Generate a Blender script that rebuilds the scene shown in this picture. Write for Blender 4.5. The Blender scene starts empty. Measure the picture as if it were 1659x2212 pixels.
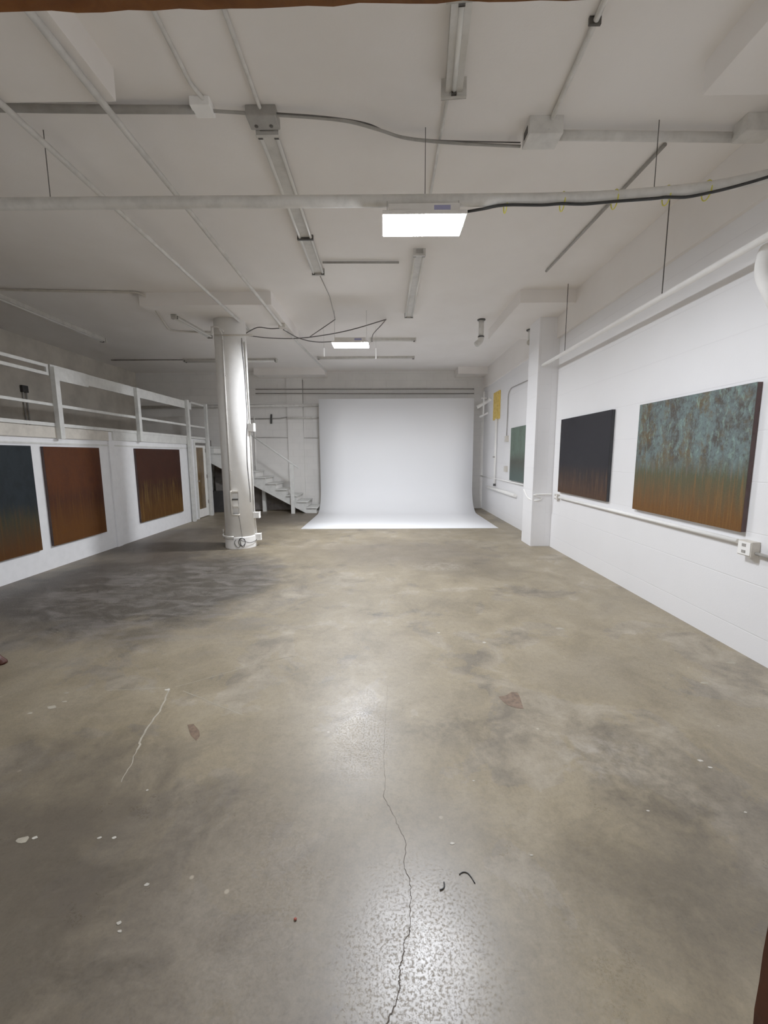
import bpy, bmesh, math, random
from mathutils import Vector, Matrix
random.seed(7)
PI = math.pi
S = bpy.context.scene
COL = S.collection

# ------------------------------------------------------------------ camera geometry
F, CX, CY, H = 892.0, 829.5, 1106.0, 1.65
P_, Y_, R_ = (math.radians(a) for a in (7.83, -0.37, -0.29))
_d = Vector((math.sin(Y_)*math.cos(P_), math.cos(Y_)*math.cos(P_), -math.sin(P_)))
_r = Vector((math.cos(Y_), -math.sin(Y_), 0.0))
_u = _r.cross(_d)
_r, _u = _r*math.cos(R_)+_u*math.sin(R_), _u*math.cos(R_)-_r*math.sin(R_)
CAM = Vector((0, 0, H))

def ray(x, y):
    return _r*((x-CX)/F) - _u*((y-CY)/F) + _d
def _pl(x, y, ax, v):
    q = ray(x, y); return CAM + q*((v-CAM[ax])/q[ax])
def AX(x, y, v): return _pl(x, y, 0, v)      # survey point on the plane X=v
def AY(x, y, v): return _pl(x, y, 1, v)
def AZ(x, y, v=0.0): return _pl(x, y, 2, v)

# room dimensions
XR, XL, XF = 2.948, -4.972, -7.50            # right wall, mezzanine front, far left wall
YB, YF = 12.76, 0.35                          # back wall, front wall
ZC, ZP, ZM = 4.13, 3.94, 2.09                 # ceiling, drop panel underside, mezzanine deck

# ------------------------------------------------------------------ helpers
def new_obj(name, bm, mat=None, parent=None, smooth=False):
    me = bpy.data.meshes.new(name)
    bmesh.ops.recalc_face_normals(bm, faces=bm.faces)
    bm.to_mesh(me); bm.free()
    if smooth:
        for p in me.polygons: p.use_smooth = True
    o = bpy.data.objects.new(name, me); COL.objects.link(o)
    if mat: me.materials.append(mat)
    if parent:
        o.parent = parent
        o.matrix_parent_inverse = Matrix.Translation(-parent.location)
    return o
def tag(o, label=None, cat=None, group=None, kind=None):
    if label: o['label'] = label
    if cat: o['category'] = cat
    if group: o['group'] = group
    if kind: o['kind'] = kind
    return o
def thing(name, label, cat, loc=(0, 0, 0), group=None):
    o = bpy.data.objects.new(name, None); COL.objects.link(o); o.location = loc
    o.empty_display_size = 0.1
    return tag(o, label, cat, group)
def BM(): return bmesh.new()
def box(bm, x0, x1, y0, y1, z0, z1, bev=0.0):
    t = bmesh.new()
    bmesh.ops.create_cube(t, size=1)
    for v in t.verts:
        v.co = Vector(((x0+x1)/2+v.co.x*(x1-x0), (y0+y1)/2+v.co.y*(y1-y0), (z0+z1)/2+v.co.z*(z1-z0)))
    if bev: bmesh.ops.bevel(t, geom=t.edges[:], offset=bev, segments=2, affect='EDGES', profile=0.7)
    m = bpy.data.meshes.new('t'); t.to_mesh(m); t.free(); bm.from_mesh(m); bpy.data.meshes.remove(m)
    return bm
def obox(bm, p0, p1, w, h, bev=0.0, up=Vector((0, 0, 1))):
    """box running p0->p1, w wide, h high (centred)"""
    p0, p1 = Vector(p0), Vector(p1); d = (p1-p0); L = d.length; d.normalize()
    s = d.cross(up)
    if s.length < 1e-4: s = d.cross(Vector((0, 1, 0)))
    s.normalize(); n = s.cross(d)
    t = bmesh.new(); bmesh.ops.create_cube(t, size=1)
    for v in t.verts:
        c = v.co.copy(); v.co = (p0+p1)/2 + d*(c.x*L) + s*(c.y*w) + n*(c.z*h)
    if bev: bmesh.ops.bevel(t, geom=t.edges[:], offset=bev, segments=2, affect='EDGES', profile=0.7)
    m = bpy.data.meshes.new('t'); t.to_mesh(m); t.free(); bm.from_mesh(m); bpy.data.meshes.remove(m)
    return bm
def smooth_path(pts, k=6):
    pts = [Vector(p) for p in pts]
    if len(pts) < 3: return pts
    out = []
    P = [pts[0]*2-pts[1]] + pts + [pts[-1]*2-pts[-2]]
    for i in range(1, len(P)-2):
        a, b, c, d = P[i-1], P[i], P[i+1], P[i+2]
        for j in range(k):
            t = j/k
            out.append(0.5*((2*b)+(c-a)*t+(2*a-5*b+4*c-d)*t*t+(3*b-a-3*c+d)*t**3))
    out.append(pts[-1]); return out
def round_corners(pts, r=0.08, k=5):
    pts = [Vector(p) for p in pts]; out = [pts[0]]
    for i in range(1, len(pts)-1):
        a, b, c = pts[i-1], pts[i], pts[i+1]
        r1 = min(r, (a-b).length*.45, (c-b).length*.45)
        p, q = b+(a-b).normalized()*r1, b+(c-b).normalized()*r1
        for j in range(k+1):
            t = j/k; out.append(p*(1-t)**2+b*2*t*(1-t)+q*t*t)
    out.append(pts[-1]); return out
def tube(bm, pts, r, n=10, cap=True):
    pts = [Vector(p) for p in pts]
    rings = []; prev = None
    for i, p in enumerate(pts):
        if i == 0: t = pts[1]-p
        elif i == len(pts)-1: t = p-pts[i-1]
        else: t = (pts[i+1]-p).normalized()+(p-pts[i-1]).normalized()
        t.normalize()
        if prev is None:
            a = Vector((0, 0, 1)) if abs(t.z) < .9 else Vector((1, 0, 0))
            s = t.cross(a).normalized()
        else:
            s = (prev - t*prev.dot(t)).normalized()
        prev = s; q = t.cross(s)
        rr = r[i] if isinstance(r, (list, tuple)) else r
        rings.append([bm.verts.new(p+(s*math.cos(2*PI*j/n)+q*math.sin(2*PI*j/n))*rr) for j in range(n)])
    for a, b in zip(rings, rings[1:]):
        for j in range(n): bm.faces.new((a[j], a[(j+1) % n], b[(j+1) % n], b[j]))
    if cap:
        bm.faces.new(rings[0][::-1]); bm.faces.new(rings[-1])
    return bm
def lathe(bm, prof, c=(0, 0, 0), n=48):
    c = Vector(c); rings = []
    for r, z in prof:
        rings.append([bm.verts.new(c+Vector((r*math.cos(2*PI*j/n), r*math.sin(2*PI*j/n), z))) for j in range(n)])
    for a, b in zip(rings, rings[1:]):
        for j in range(n): bm.faces.new((a[j], a[(j+1) % n], b[(j+1) % n], b[j]))
    bm.faces.new(rings[0][::-1]); bm.faces.new(rings[-1]); return bm
def ribbon(bm, pts, w, z=0.0012):
    """thin flat strip lying on the floor"""
    pts = [Vector(p) for p in pts]; L = []
    for i, p in enumerate(pts):
        t = (pts[min(i+1, len(pts)-1)]-pts[max(i-1, 0)]); t.z = 0; t.normalize()
        n = Vector((-t.y, t.x, 0)); ww = (w[i] if isinstance(w, list) else w)/2
        L.append((bm.verts.new((p.x+n.x*ww, p.y+n.y*ww, z)), bm.verts.new((p.x-n.x*ww, p.y-n.y*ww, z))))
    for a, b in zip(L, L[1:]): bm.faces.new((a[0], a[1], b[1], b[0]))
    return bm

# ------------------------------------------------------------------ materials
def lin(c):
    return tuple(((v/255)/12.92 if v/255 <= .04045 else ((v/255+.055)/1.055)**2.4) for v in c)+(1,)
class NT:
    def __init__(s, name):
        s.m = bpy.data.materials.new(name); s.m.use_nodes = True
        s.t = s.m.node_tree; s.b = s.t.nodes['Principled BSDF']; s.x = 0
    def n(s, ty, **k):
        n = s.t.nodes.new(ty)
        for a, v in k.items(): setattr(n, a, v)
        return n
    def l(s, a, b): s.t.links.new(a, b)
    def coord(s, out='Object', scale=(1, 1, 1), rot=(0, 0, 0), loc=(0, 0, 0)):
        if out == 'World': c = s.n('ShaderNodeNewGeometry').outputs['Position']
        else: c = s.n('ShaderNodeTexCoord').outputs[out]
        m = s.n('ShaderNodeMapping'); m.inputs['Scale'].default_value = scale
        m.inputs['Rotation'].default_value = rot; m.inputs['Location'].default_value = loc
        s.l(c, m.inputs['Vector']); return m.outputs['Vector']
    def noise(s, vec, scale=5, detail=4, rough=.55, dist=0):
        n = s.n('ShaderNodeTexNoise'); n.inputs['Scale'].default_value = scale
        n.inputs['Detail'].default_value = detail; n.inputs['Roughness'].default_value = rough
        n.inputs['Distortion'].default_value = dist; s.l(vec, n.inputs['Vector']); return n.outputs['Fac']
    def ramp(s, fac, stops, interp='LINEAR'):
        r = s.n('ShaderNodeValToRGB'); r.color_ramp.interpolation = interp
        e = r.color_ramp.elements
        while len(e) < len(stops): e.new(.5)
        for el, (p, c) in zip(e, stops):
            el.position = p; el.color = c if len(c) == 4 else c+(1,)
        s.l(fac, r.inputs['Fac']); return r.outputs['Color']
    def g(s, fac, a, b):  # grey ramp
        return s.ramp(fac, [(a, (0, 0, 0, 1)), (b, (1, 1, 1, 1))])
    def mix(s, fac, a, b, mode='MIX'):
        m = s.n('ShaderNodeMix', data_type='RGBA', blend_type=mode)
        for i, v in ((0, fac), (6, a), (7, b)):
            if isinstance(v, (int, float, tuple)): m.inputs[i].default_value = v
            else: s.l(v, m.inputs[i])
        return m.outputs[2]
    def math(s, op, a, b=0.0, clamp=False):
        m = s.n('ShaderNodeMath', operation=op, use_clamp=clamp)
        for i, v in ((0, a), (1, b)):
            if isinstance(v, (int, float)): m.inputs[i].default_value = v
            else: s.l(v, m.inputs[i])
        return m.outputs[0]
    def bump(s, h, strength=.3, dist=.01, normal=None):
        b = s.n('ShaderNodeBump'); b.inputs['Strength'].default_value = strength
        b.inputs['Distance'].default_value = dist; s.l(h, b.inputs['Height'])
        if normal is not None: s.l(normal, b.inputs['Normal'])
        return b.outputs['Normal']
    def base(s, c):
        if isinstance(c, tuple): s.b.inputs['Base Color'].default_value = c
        else: s.l(c, s.b.inputs['Base Color'])
    def rough(s, c):
        if isinstance(c, (int, float)): s.b.inputs['Roughness'].default_value = c
        else: s.l(c, s.b.inputs['Roughness'])
    def nrm(s, n): s.l(n, s.b.inputs['Normal'])

def paint(name, rgb, rough=.5, var=.06, metal=0.0, bump=.15, scale=9):
    t = NT(name); v = t.coord('World')
    n = t.noise(v, scale, 5, .6)
    c = lin(rgb); d = tuple(x*(1-var*2.2) for x in c[:3])+(1,)
    t.base(t.ramp(n, [(.3, d), (.6, c)])); t.rough(rough)
    t.b.inputs['Metallic'].default_value = metal
    if bump: t.nrm(t.bump(t.noise(v, 60, 3), bump, .004))
    return t.m
M = {}
M['white'] = paint('white_paint', (244, 242, 238), .8, .025)
M['white'].node_tree.nodes['Principled BSDF'].inputs['Specular IOR Level'].default_value = .25
M['white_pipe'] = paint('white_pipe_paint', (214, 211, 205), .35, .10)
M['cream'] = paint('cream_paint', (205, 198, 186), .45, .10)
M['grey_pipe'] = paint('dull_grey_paint', (150, 146, 140), .45, .12)
M['rod'] = paint('dark_steel', (70, 66, 62), .5, .1)
M['black'] = paint('black_rubber', (22, 22, 23), .5, .1)
M['dark_grey'] = paint('dark_grey_plastic', (52, 50, 50), .5, .1)
M['yellow'] = paint('yellow_tie', (214, 205, 60), .5, .05)
M['rail'] = paint('railing_paint', (214, 214, 210), .5, .08)
M['lamp_housing'] = paint('lamp_enamel', (196, 192, 184), .4, .1)
M['tube_glass'] = paint('unlit_tube', (226, 224, 218), .2, .03)
M['dark_cap'] = paint('dark_socket', (60, 56, 52), .6, .1)
M['crack_dark'] = paint('dark_crack', (84, 74, 66), .9, .2)  # dark tone of the long floor crack
M['crack_pale'] = paint('crack_chalk', (158, 150, 132), .8, .15)
M['chip'] = paint('paint_chip_white', (186, 180, 168), .7, .1)
M['red_patch'] = paint('red_primer_patch', (112, 90, 72), .45, .25, scale=30)
M['deck'] = paint('deck_boards', (120, 116, 110), .7, .1)

# CMU painted block walls
def block(name, rgb, rot, mort=.93, strength=.5, stain=.05, bw=.406, bh=.203):
    t = NT(name)
    v = t.coord('World', rot=rot)
    b = t.n('ShaderNodeTexBrick'); t.l(v, b.inputs['Vector'])
    b.inputs['Scale'].default_value = 1; b.inputs['Brick Width'].default_value = bw
    b.inputs['Row Height'].default_value = bh; b.inputs['Mortar Size'].default_value = .006
    b.inputs['Mortar Smooth'].default_value = .6; b.offset = .5
    c = lin(rgb)
    b.inputs['Color1'].default_value = c; b.inputs['Color2'].default_value = tuple(x*.985 for x in c[:3])+(1,)
    b.inputs['Mortar'].default_value = tuple(x*mort for x in c[:3])+(1,)
    w = t.coord('World')
    n = t.noise(w, 1.3, 5, .6)
    sh = t.ramp(n, [(.3, (1-stain,)*3+(1,)), (.6, (1, 1, 1, 1))])
    t.base(t.mix(1.0, b.outputs['Color'], sh, 'MULTIPLY'))
    t.rough(.5)
    inv = t.math('SUBTRACT', 1.0, b.outputs['Fac'])
    n1 = t.bump(inv, strength, .006)
    t.nrm(t.bump(t.noise(w, 90, 4, .7), .22, .003, n1))
    return t.m
M['block_x'] = block('painted_block_side', (236, 235, 236), (PI/2, 0, PI/2), .965, .35, .03)
M['block_y'] = block('painted_block_back', (232, 229, 225), (PI/2, 0, 0), .90, .45, .10)
M['left_wall'] = paint('left_wall_paint', (236, 236, 238), .5, .03)
M['far_wall'] = paint('far_wall_paint', (205, 197, 184), .7, .12, scale=2)

def ceiling_mat():
    t = NT('ceiling_paint'); v = t.coord('World')
    n = t.noise(v, .8, 6, .6); c = t.ramp(n, [(.3, lin((228, 222, 216))), (.62, lin((236, 231, 226)))])
    vo = t.n('ShaderNodeTexVoronoi'); vo.inputs['Scale'].default_value = 1.1; t.l(v, vo.inputs['Vector'])
    spot = t.ramp(vo.outputs['Distance'], [(.012, (1, 1, 1, 1)), (.03, (0, 0, 0, 1))])
    c = t.mix(spot, c, lin((92, 86, 80)))
    t.base(c); t.rough(.75)
    t.nrm(t.bump(t.noise(v, 35, 5, .7), .25, .004)); return t.m
M['ceiling'] = ceiling_mat()

def floor_mat():
    t = NT('worn_concrete'); v = t.coord('World')
    big = t.noise(v, .55, 6, .6, .4)
    mid = t.noise(v, 2.4, 6, .65, .6)
    fine = t.noise(v, 26, 4, .7)
    c = t.ramp(big, [(.34, lin((96, 90, 82))), (.48, lin((146, 137, 120))), (.62, lin((172, 163, 146)))])
    c2 = t.ramp(mid, [(.36, lin((84, 79, 73))), (.50, lin((148, 140, 125))), (.64, lin((184, 177, 164)))])
    c = t.mix(.55, c, c2)
    hue = t.noise(t.coord('World', loc=(5, 3, 0)), 1.1, 7, .65, .5)
    c = t.mix(t.math('MULTIPLY', t.g(hue, .48, .64), .45), c, lin((128, 124, 122)))
    c = t.mix(t.math('MULTIPLY', t.g(hue, .46, .34), .45), c, lin((150, 138, 110)))
    sp = t.n('ShaderNodeSeparateXYZ'); t.l(t.n('ShaderNodeNewGeometry').outputs['Position'], sp.inputs[0])
    cache = {}
    def blob(cx, cy, rx, ry, soft=.5, ns=1.6, amp=.8, seed=0):
        a = t.math('DIVIDE', t.math('SUBTRACT', sp.outputs[0], cx), rx)
        b = t.math('DIVIDE', t.math('SUBTRACT', sp.outputs[1], cy), ry)
        d = t.math('SQRT', t.math('ADD', t.math('MULTIPLY', a, a), t.math('MULTIPLY', b, b)))
        key = (0 if ns < 1.4 else 1 if ns < 2 else 2, seed % 2)
        if key not in cache: cache[key] = t.noise(t.coord('World', loc=(seed, seed*1.7, 0)), (1.2, 1.5, 2.7)[key[0]], 5, .68, .5)
        nn = cache[key]
        d = t.math('ADD', d, t.math('MULTIPLY', t.math('SUBTRACT', nn, .5), amp*2))
        return t.ramp(d, [(1-soft, (1, 1, 1, 1)), (1.0, (0, 0, 0, 1))])
    c = t.mix(t.math('MULTIPLY', blob(-5.0, 3.6, 3.6, 4.2, .7, .8, .25, 43), .7), c, lin((92, 85, 74)))  # light falloff toward the left, put into the floor colour
    # dark coated area on the left, with bluish worn streaks inside
    k = blob(-3.2, 5.2, 2.2, 2.0, .35, 1.5, .5, 3)
    c = t.mix(t.math('MULTIPLY', k, .9), c, lin((60, 56, 52)))
    wear = t.noise(t.coord('World', scale=(1, 2.2, 1), rot=(0, 0, .35)), 2.3, 9, .72, .8)
    wk = t.math('MULTIPLY', t.g(wear, .46, .66), blob(-2.6, 4.9, 2.0, 2.0, .4, 1.5, .6, 9))
    c = t.mix(t.math('MULTIPLY', wk, .8), c, lin((128, 125, 125)))
    # shade beside the column and by the stairs, painted into the floor colour
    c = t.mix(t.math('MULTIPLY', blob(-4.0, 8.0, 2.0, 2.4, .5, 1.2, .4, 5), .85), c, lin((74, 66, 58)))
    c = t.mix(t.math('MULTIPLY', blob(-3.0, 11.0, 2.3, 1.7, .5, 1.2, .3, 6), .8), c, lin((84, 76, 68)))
    c = t.mix(t.math('MULTIPLY', blob(.3, 7.0, 2.4, 1.3, .6, 1.2, .5, 8), .75), c, lin((112, 104, 93)))  # darker tone across the middle of the floor
    # grey zone in the foreground
    c = t.mix(t.math('MULTIPLY', blob(-.6, 1.1, 1.3, 1.1, .6, 1.5, .4, 7), .55), c, lin((128, 122, 116)))
    gr0 = None
    for (cx, cy, rx, ry, a, s) in ((.5, 2.3, .45, .25, .6, 2), (1.35, 1.9, .40, .55, .55, 11), (-1.7, 1.7, 1.0, .8, .45, 13), (1.3, 5.9, .9, .7, .3, 17), (.7, 4.4, .6, .35, .3, 19), (1.0, 1.35, .8, .35, .3, 29), (-1.6, 1.2, 1.1, 1.1, .75, 37), (1.7, 1.2, 1.0, .9, .6, 41)):  # last two entries: light falloff in the front corners, painted into the colour
        if gr0 is None: gr0 = t.ramp(t.noise(v, 13, 7, .72, .3), [(.36, (1, 1, 1, 1)), (.62, (.25, .25, .25, 1))])
        gr = gr0 if rx < .7 else 1.0
        c = t.mix(t.math('MULTIPLY', t.math('MULTIPLY', blob(cx, cy, rx, ry, .6, 2.6, .7, s), a), gr), c, lin((82, 76, 69)))
    # pale scuffed areas
    for (cx, cy, rx, ry, a, s) in ((1.2, 2.1, .38, .22, .35, 23), (.75, 6.0, .6, .3, .4, 31)):
        kk = t.math('MULTIPLY', t.g(t.noise(v, 9, 8, .7, 1.0), .45, .65), blob(cx, cy, rx, ry, .6, 3, .6, s))
        c = t.mix(t.math('MULTIPLY', kk, a*1.6), c, lin((178, 174, 168)))
    # fine mottling and grit
    grain = t.noise(v, 85, 4, .8)
    mot = t.ramp(t.mix(.5, fine, grain), [(.34, (.74, .74, .74, 1)), (.5, (.97, .97, .97, 1)), (.66, (1.14, 1.14, 1.14, 1))])
    c = t.mix(1.0, c, mot, 'MULTIPLY')
    vo = t.n('ShaderNodeTexVoronoi'); vo.inputs['Scale'].default_value = 5.5; t.l(v, vo.inputs['Vector'])
    speck = t.math('MULTIPLY', t.ramp(vo.outputs['Distance'], [(.035, (1, 1, 1, 1)), (.06, (0, 0, 0, 1))]), t.g(t.noise(v, 1.7, 3), .52, .60))
    c = t.mix(t.math('MULTIPLY', speck, .6), c, lin((205, 198, 184)))
    c = t.mix(1.0, c, (FLOOR_K*1.04, FLOOR_K*.97, FLOOR_K*.86, 1), 'MULTIPLY')
    t.base(c)
    rg = t.noise(v, 3.2, 7, .7)
    r1 = t.ramp(rg, [(.3, (.25,)*3+(1,)), (.7, (.36,)*3+(1,))])
    pit = t.noise(v, 95, 4, .8)
    r2 = t.ramp(pit, [(.36, (.30,)*3+(1,)), (.52, (0,)*3+(1,))])
    yr = t.n('ShaderNodeMapRange'); t.l(sp.outputs[1], yr.inputs[0])
    for q, vq in ((1, 1.8), (2, 3.4), (3, 0.0), (4, .16)): yr.inputs[q].default_value = vq
    t.rough(t.math('ADD', t.mix(1.0, r1, r2, 'ADD'), yr.outputs[0]))
    t.b.inputs['Specular IOR Level'].default_value = .5
    n1 = t.bump(t.noise(v, 3, 3, .5), .05, .008)
    t.nrm(t.bump(pit, .05, .0015, n1))
    return t.m
FLOOR_K = 0.74
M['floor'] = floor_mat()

def la(c):
    return tuple(x**1.3/.69 for x in lin(c)[:3])+(1,)
def art(name, top, mid, low, split, mottle=None, streak=None, mot_amt=.6, soft=.18, hi=None, spec=.15, extra=None):
    """weathered abstract canvas: colours by height, with vertical drips"""
    t = NT(name)
    g = t.n('ShaderNodeTexCoord').outputs['Generated']
    sp = t.n('ShaderNodeSeparateXYZ'); t.l(g, sp.inputs[0])
    z = sp.outputs[2]
    def gm(scale):
        m = t.n('ShaderNodeMapping'); m.inputs['Scale'].default_value = scale; t.l(g, m.inputs['Vector']); return m.outputs[0]
    drips = t.noise(gm((1, 26, 2.2)), 1.4, 6, .65, .3)
    z2 = t.math('ADD', z, t.math('MULTIPLY', t.math('SUBTRACT', drips, .5), .32))
    c = t.ramp(z2, [(max(0, split-.34), low), (split-soft*.3, mid), (split+soft, top)])
    if mottle:
        n = t.noise(gm((1, 5, 3.0)), 1.5, 12, .78, .15)
        k = t.math('MULTIPLY', t.g(n, .46, .58), t.math('MULTIPLY', t.ramp(z, [(split-.05, (0, 0, 0, 1)), (split+.12, (1, 1, 1, 1))]), mot_amt))
        c = t.mix(k, c, mottle)
        if extra:
            n = t.noise(gm((1, 4, 2.6)), 1.2, 12, .8, .1)
            kz = t.ramp(z, [(split-.02, (0, 0, 0, 1)), (split+.10, (1, 1, 1, 1))])
            c = t.mix(t.math('MULTIPLY', t.math('MULTIPLY', t.g(n, .50, .58), kz), .75), c, extra)
            n = t.noise(gm((1, 30, 22)), 1.6, 8, .8)
            c = t.mix(t.math('MULTIPLY', t.math('MULTIPLY', t.g(n, .54, .62), kz), .7), c, mottle)
        n = t.noise(gm((1, 14, 5)), 2.2, 10, .75, .4)
        k = t.math('MULTIPLY', t.g(n, .52, .66), t.math('MULTIPLY', t.ramp(z, [(split-.05, (0, 0, 0, 1)), (split+.12, (1, 1, 1, 1))]), .55))
        c = t.mix(k, c, hi or top)
    if streak:
        n = t.noise(gm((1, 40, 1.6)), 1.6, 6, .7)
        k = t.math('MULTIPLY', t.g(n, .5, .68), t.ramp(z, [(split-.02, (1, 1, 1, 1)), (split+.1, (0, 0, 0, 1))]))
        c = t.mix(t.math('MULTIPLY', k, .6), c, streak)
    fine = t.noise(gm((1, 60, 40)), 2, 5, .8)
    c = t.mix(1.0, c, t.ramp(fine, [(.3, (.78, .78, .78, 1)), (.65, (1.1, 1.1, 1.1, 1))]), 'MULTIPLY')
    t.base(c); t.rough(.6); t.b.inputs['Specular IOR Level'].default_value = spec
    t.nrm(t.bump(fine, .2, .002)); return t.m

# ------------------------------------------------------------------ setting
def struct(name, bm, mat, parent=None):
    o = new_obj(name, bm, mat, parent)
    if parent is None: o['kind'] = 'structure'
    return o
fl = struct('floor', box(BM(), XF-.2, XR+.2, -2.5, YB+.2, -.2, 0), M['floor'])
ce = struct('ceiling', box(BM(), XF-.2, XR+.2, YF-.15, YB+.2, ZC, ZC+.2), M['ceiling'])
for (x0, x1) in ((-3.78, -1.75), (2.05, XR+.02)):
    for (y0, y1) in ((1.0, 3.02), (6.68, 8.68), (12.2, YB+.02)):
        struct('drop_panel', box(BM(), x0, x1, y0, y1, ZP, ZC+.01, .006), M['ceiling'], ce)

wr = struct('wall_right', box(BM(), XR, XR+.2, -.0, YB+.2, 0, ZC+.1), M['block_x'])
struct('upper_band', box(BM(), XR-.05, XR+.02, YF, YB, 3.60, ZC, .004), M['ceiling'], wr)
struct('pilaster', box(BM(), 2.60, XR+.02, 7.35, 7.85, 0, ZP+.01, .008), M['block_x'], wr)

wb = struct('wall_back', box(BM(), XF-.2, XR+.2, YB, YB+.2, 0, ZC+.1), M['block_y'])
pa, pb = AY(622, 950, YB-.06), AY(656, 950, YB-.06)
struct('pilaster', box(BM(), pa.x, pb.x, YB-.06, YB+.02, 0, ZC, .006), M['block_y'], wb)

# lower left wall below the mezzanine, then the deck and the far wall
DY0, DY1 = AX(419, 957, XL).y, AX(441, 957, XL).y+.04
DZ = AX(428, 965, XL).z+.10
wl = BM()
box(wl, XL-.12, XL, YF-.15, DY0-.06, 0, ZM-.002)
box(wl, XL-.12, XL, DY1+.06, 11.76, 0, ZM-.002)
box(wl, XL-.12, XL, DY0-.06, DY1+.06, DZ+.06, ZM-.002)
wl = struct('wall_left', wl, M['left_wall'])
yj = AX(236, 960, XL).y
struct('cover_strip', box(BM(), XL, XL+.03, yj-.05, yj+.09, 0, 1.93, .006), M['left_wall'], wl)
struct('ledge_board', box(BM(), XL, XL+.035, YF, yj-.05, 1.93, ZM, .004), M['cream'], wl)
struct('ledge_board', box(BM(), XL, XL+.028, yj+.09, 10.45, 1.945, ZM+.01, .004), M['rail'], wl)
struct('panel_strip', box(BM(), XL, XL+.012, YF, 10.45, 1.835, 1.86, .002), M['rail'], wl)
struct('wall_far', box(BM(), XF-.2, XF, YF-.15, YB+.2, 0, ZC+.1), M['far_wall'])
struct('trim_1', box(BM(), XF, XL-.001, YF, 11.85, ZM-.16, ZM, 0), M['deck'])

# front wall with the doorway the viewer stands in
xj = AY(1650, 2050, YF).x
zl = AY(830, 13, YF).z
wf = BM()
box(wf, xj+.06, XR+.2, YF-.13, YF-.02, 0, ZC+.1)
box(wf, XF-.2, -.66, YF-.13, YF-.02, 0, ZC+.1)
box(wf, -.66, xj+.06, YF-.13, YF-.02, zl+.06, ZC+.1)
struct('wall_front', wf, M['white'])

def wood(name, a, b, rough=.45):
    t = NT(name); v = t.coord('World', scale=(1, 1, .12)); n = t.noise(v, 22, 7, .65, 1.2)
    t.base(t.ramp(n, [(.3, lin(a)), (.65, lin(b))])); t.rough(rough); t.nrm(t.bump(n, .15, .003)); return t.m
M['frame_wood'] = wood('door_frame_wood', (118, 62, 14), (146, 84, 30), .6)
M['jamb_wood'] = wood('door_jamb_wood', (72, 26, 6), (98, 46, 14), .6)
M['chair_wood'] = wood('chair_wood', (46, 18, 12), (74, 32, 20), .3)
dr = bpy.data.objects.new('door_2', None); COL.objects.link(dr); dr['kind'] = 'structure'; dr.location = (0, YF, 0)
def rough_bar(p0, p1, w, h, amp, seed):
    """timber with slightly uneven edges"""
    random.seed(seed); bm = BM(); p0, p1 = Vector(p0), Vector(p1); n = 60
    d = (p1-p0).normalized()
    a = Vector((0, 1, 0)); b = d.cross(a)
    rings = []
    for i in range(n+1):
        c = p0+(p1-p0)*(i/n); j = random.uniform(-amp, amp)
        rings.append([bm.verts.new(c+a*(sa*w/2)+b*(sb*h/2+(j if sb > 0 else 0))) for sa, sb in ((-1, -1), (1, -1), (1, 1), (-1, 1))])
    for q, s in zip(rings, rings[1:]):
        for k in range(4): bm.faces.new((q[k], q[(k+1) % 4], s[(k+1) % 4], s[k]))
    bm.faces.new(rings[0]); bm.faces.new(rings[-1]); return bm
# head: underside follows the measured edge (slightly out of level)
e0, e1 = AY(0, 29, YF), AY(1200, 0, YF)
sl = (e1.z-e0.z)/(e1.x-e0.x)
hz = lambda x: e0.z+sl*(x-e0.x)
new_obj('head_jamb', rough_bar((xj+.08, YF-.08, hz(xj+.08)+.04), (-.68, YF-.08, hz(-.68)+.04), .16, .08, .0012, 3), M['frame_wood'], dr)
new_obj('side_jamb', rough_bar((xj+.04, YF-.08, 0), (xj+.04, YF-.08, hz(xj)), .16, .08, .0012, 5), M['jamb_wood'], dr)
new_obj('side_jamb', rough_bar((-.66-.04+.05, YF-.08, 0), (-.66+.01, YF-.08, hz(-.66)), .16, .08, .0012, 8), M['frame_wood'], dr)

# ------------------------------------------------------------------ door_1 in the left wall
d1 = bpy.data.objects.new('door_1', None); COL.objects.link(d1); d1['kind'] = 'structure'; d1.location = (XL, (DY0+DY1)/2, 0)
b = BM(); box(b, XL-.05, XL+.03, DY0-.06, DY0, 0, DZ+.06, .004); box(b, XL-.05, XL+.03, DY1, DY1+.10, 0, DZ+.06, .004); box(b, XL-.05, XL+.03, DY0, DY1, DZ, DZ+.06, .004)
new_obj('door_frame', b, M['rail'], d1)
gy0, gy1 = DY0+.10, DY1-.12
b = BM()
box(b, XL-.045, XL-.005, DY0, gy0, .02, DZ); box(b, XL-.045, XL-.005, gy1, DY1, .02, DZ)
box(b, XL-.045, XL-.005, gy0, gy1, .02, .24); box(b, XL-.045, XL-.005, gy0, gy1, DZ-.12, DZ)
leaf = new_obj('door_leaf', b, M['white'], d1)
t = NT('amber_obscured_glass'); v = t.coord('World', scale=(1, 1, .4)); n = t.noise(v, 6, 5)
t.base(t.ramp(n, [(.3, lin((78, 58, 34))), (.65, lin((112, 88, 54)))])); t.rough(.25); M['amber'] = t.m
o = new_obj('door_pane', box(BM(), XL-.032, XL-.018, gy0, gy1, .24, DZ-.12), M['amber'], d1)
for zz in (.35, 1.05, 1.75):
    new_obj('hinge', box(BM(), XL-.004, XL+.012, DY1-.02, DY1+.012, zz, zz+.1, .002), M['grey_pipe'], d1)
b = BM(); tube(b, [(XL-.005, DY0+.05, 1.0), (XL+.05, DY0+.05, 1.0), (XL+.055, DY0+.05, 1.0)], [.01, .01, .026], 12)
new_obj('door_knob', b, M['grey_pipe'], d1)

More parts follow.
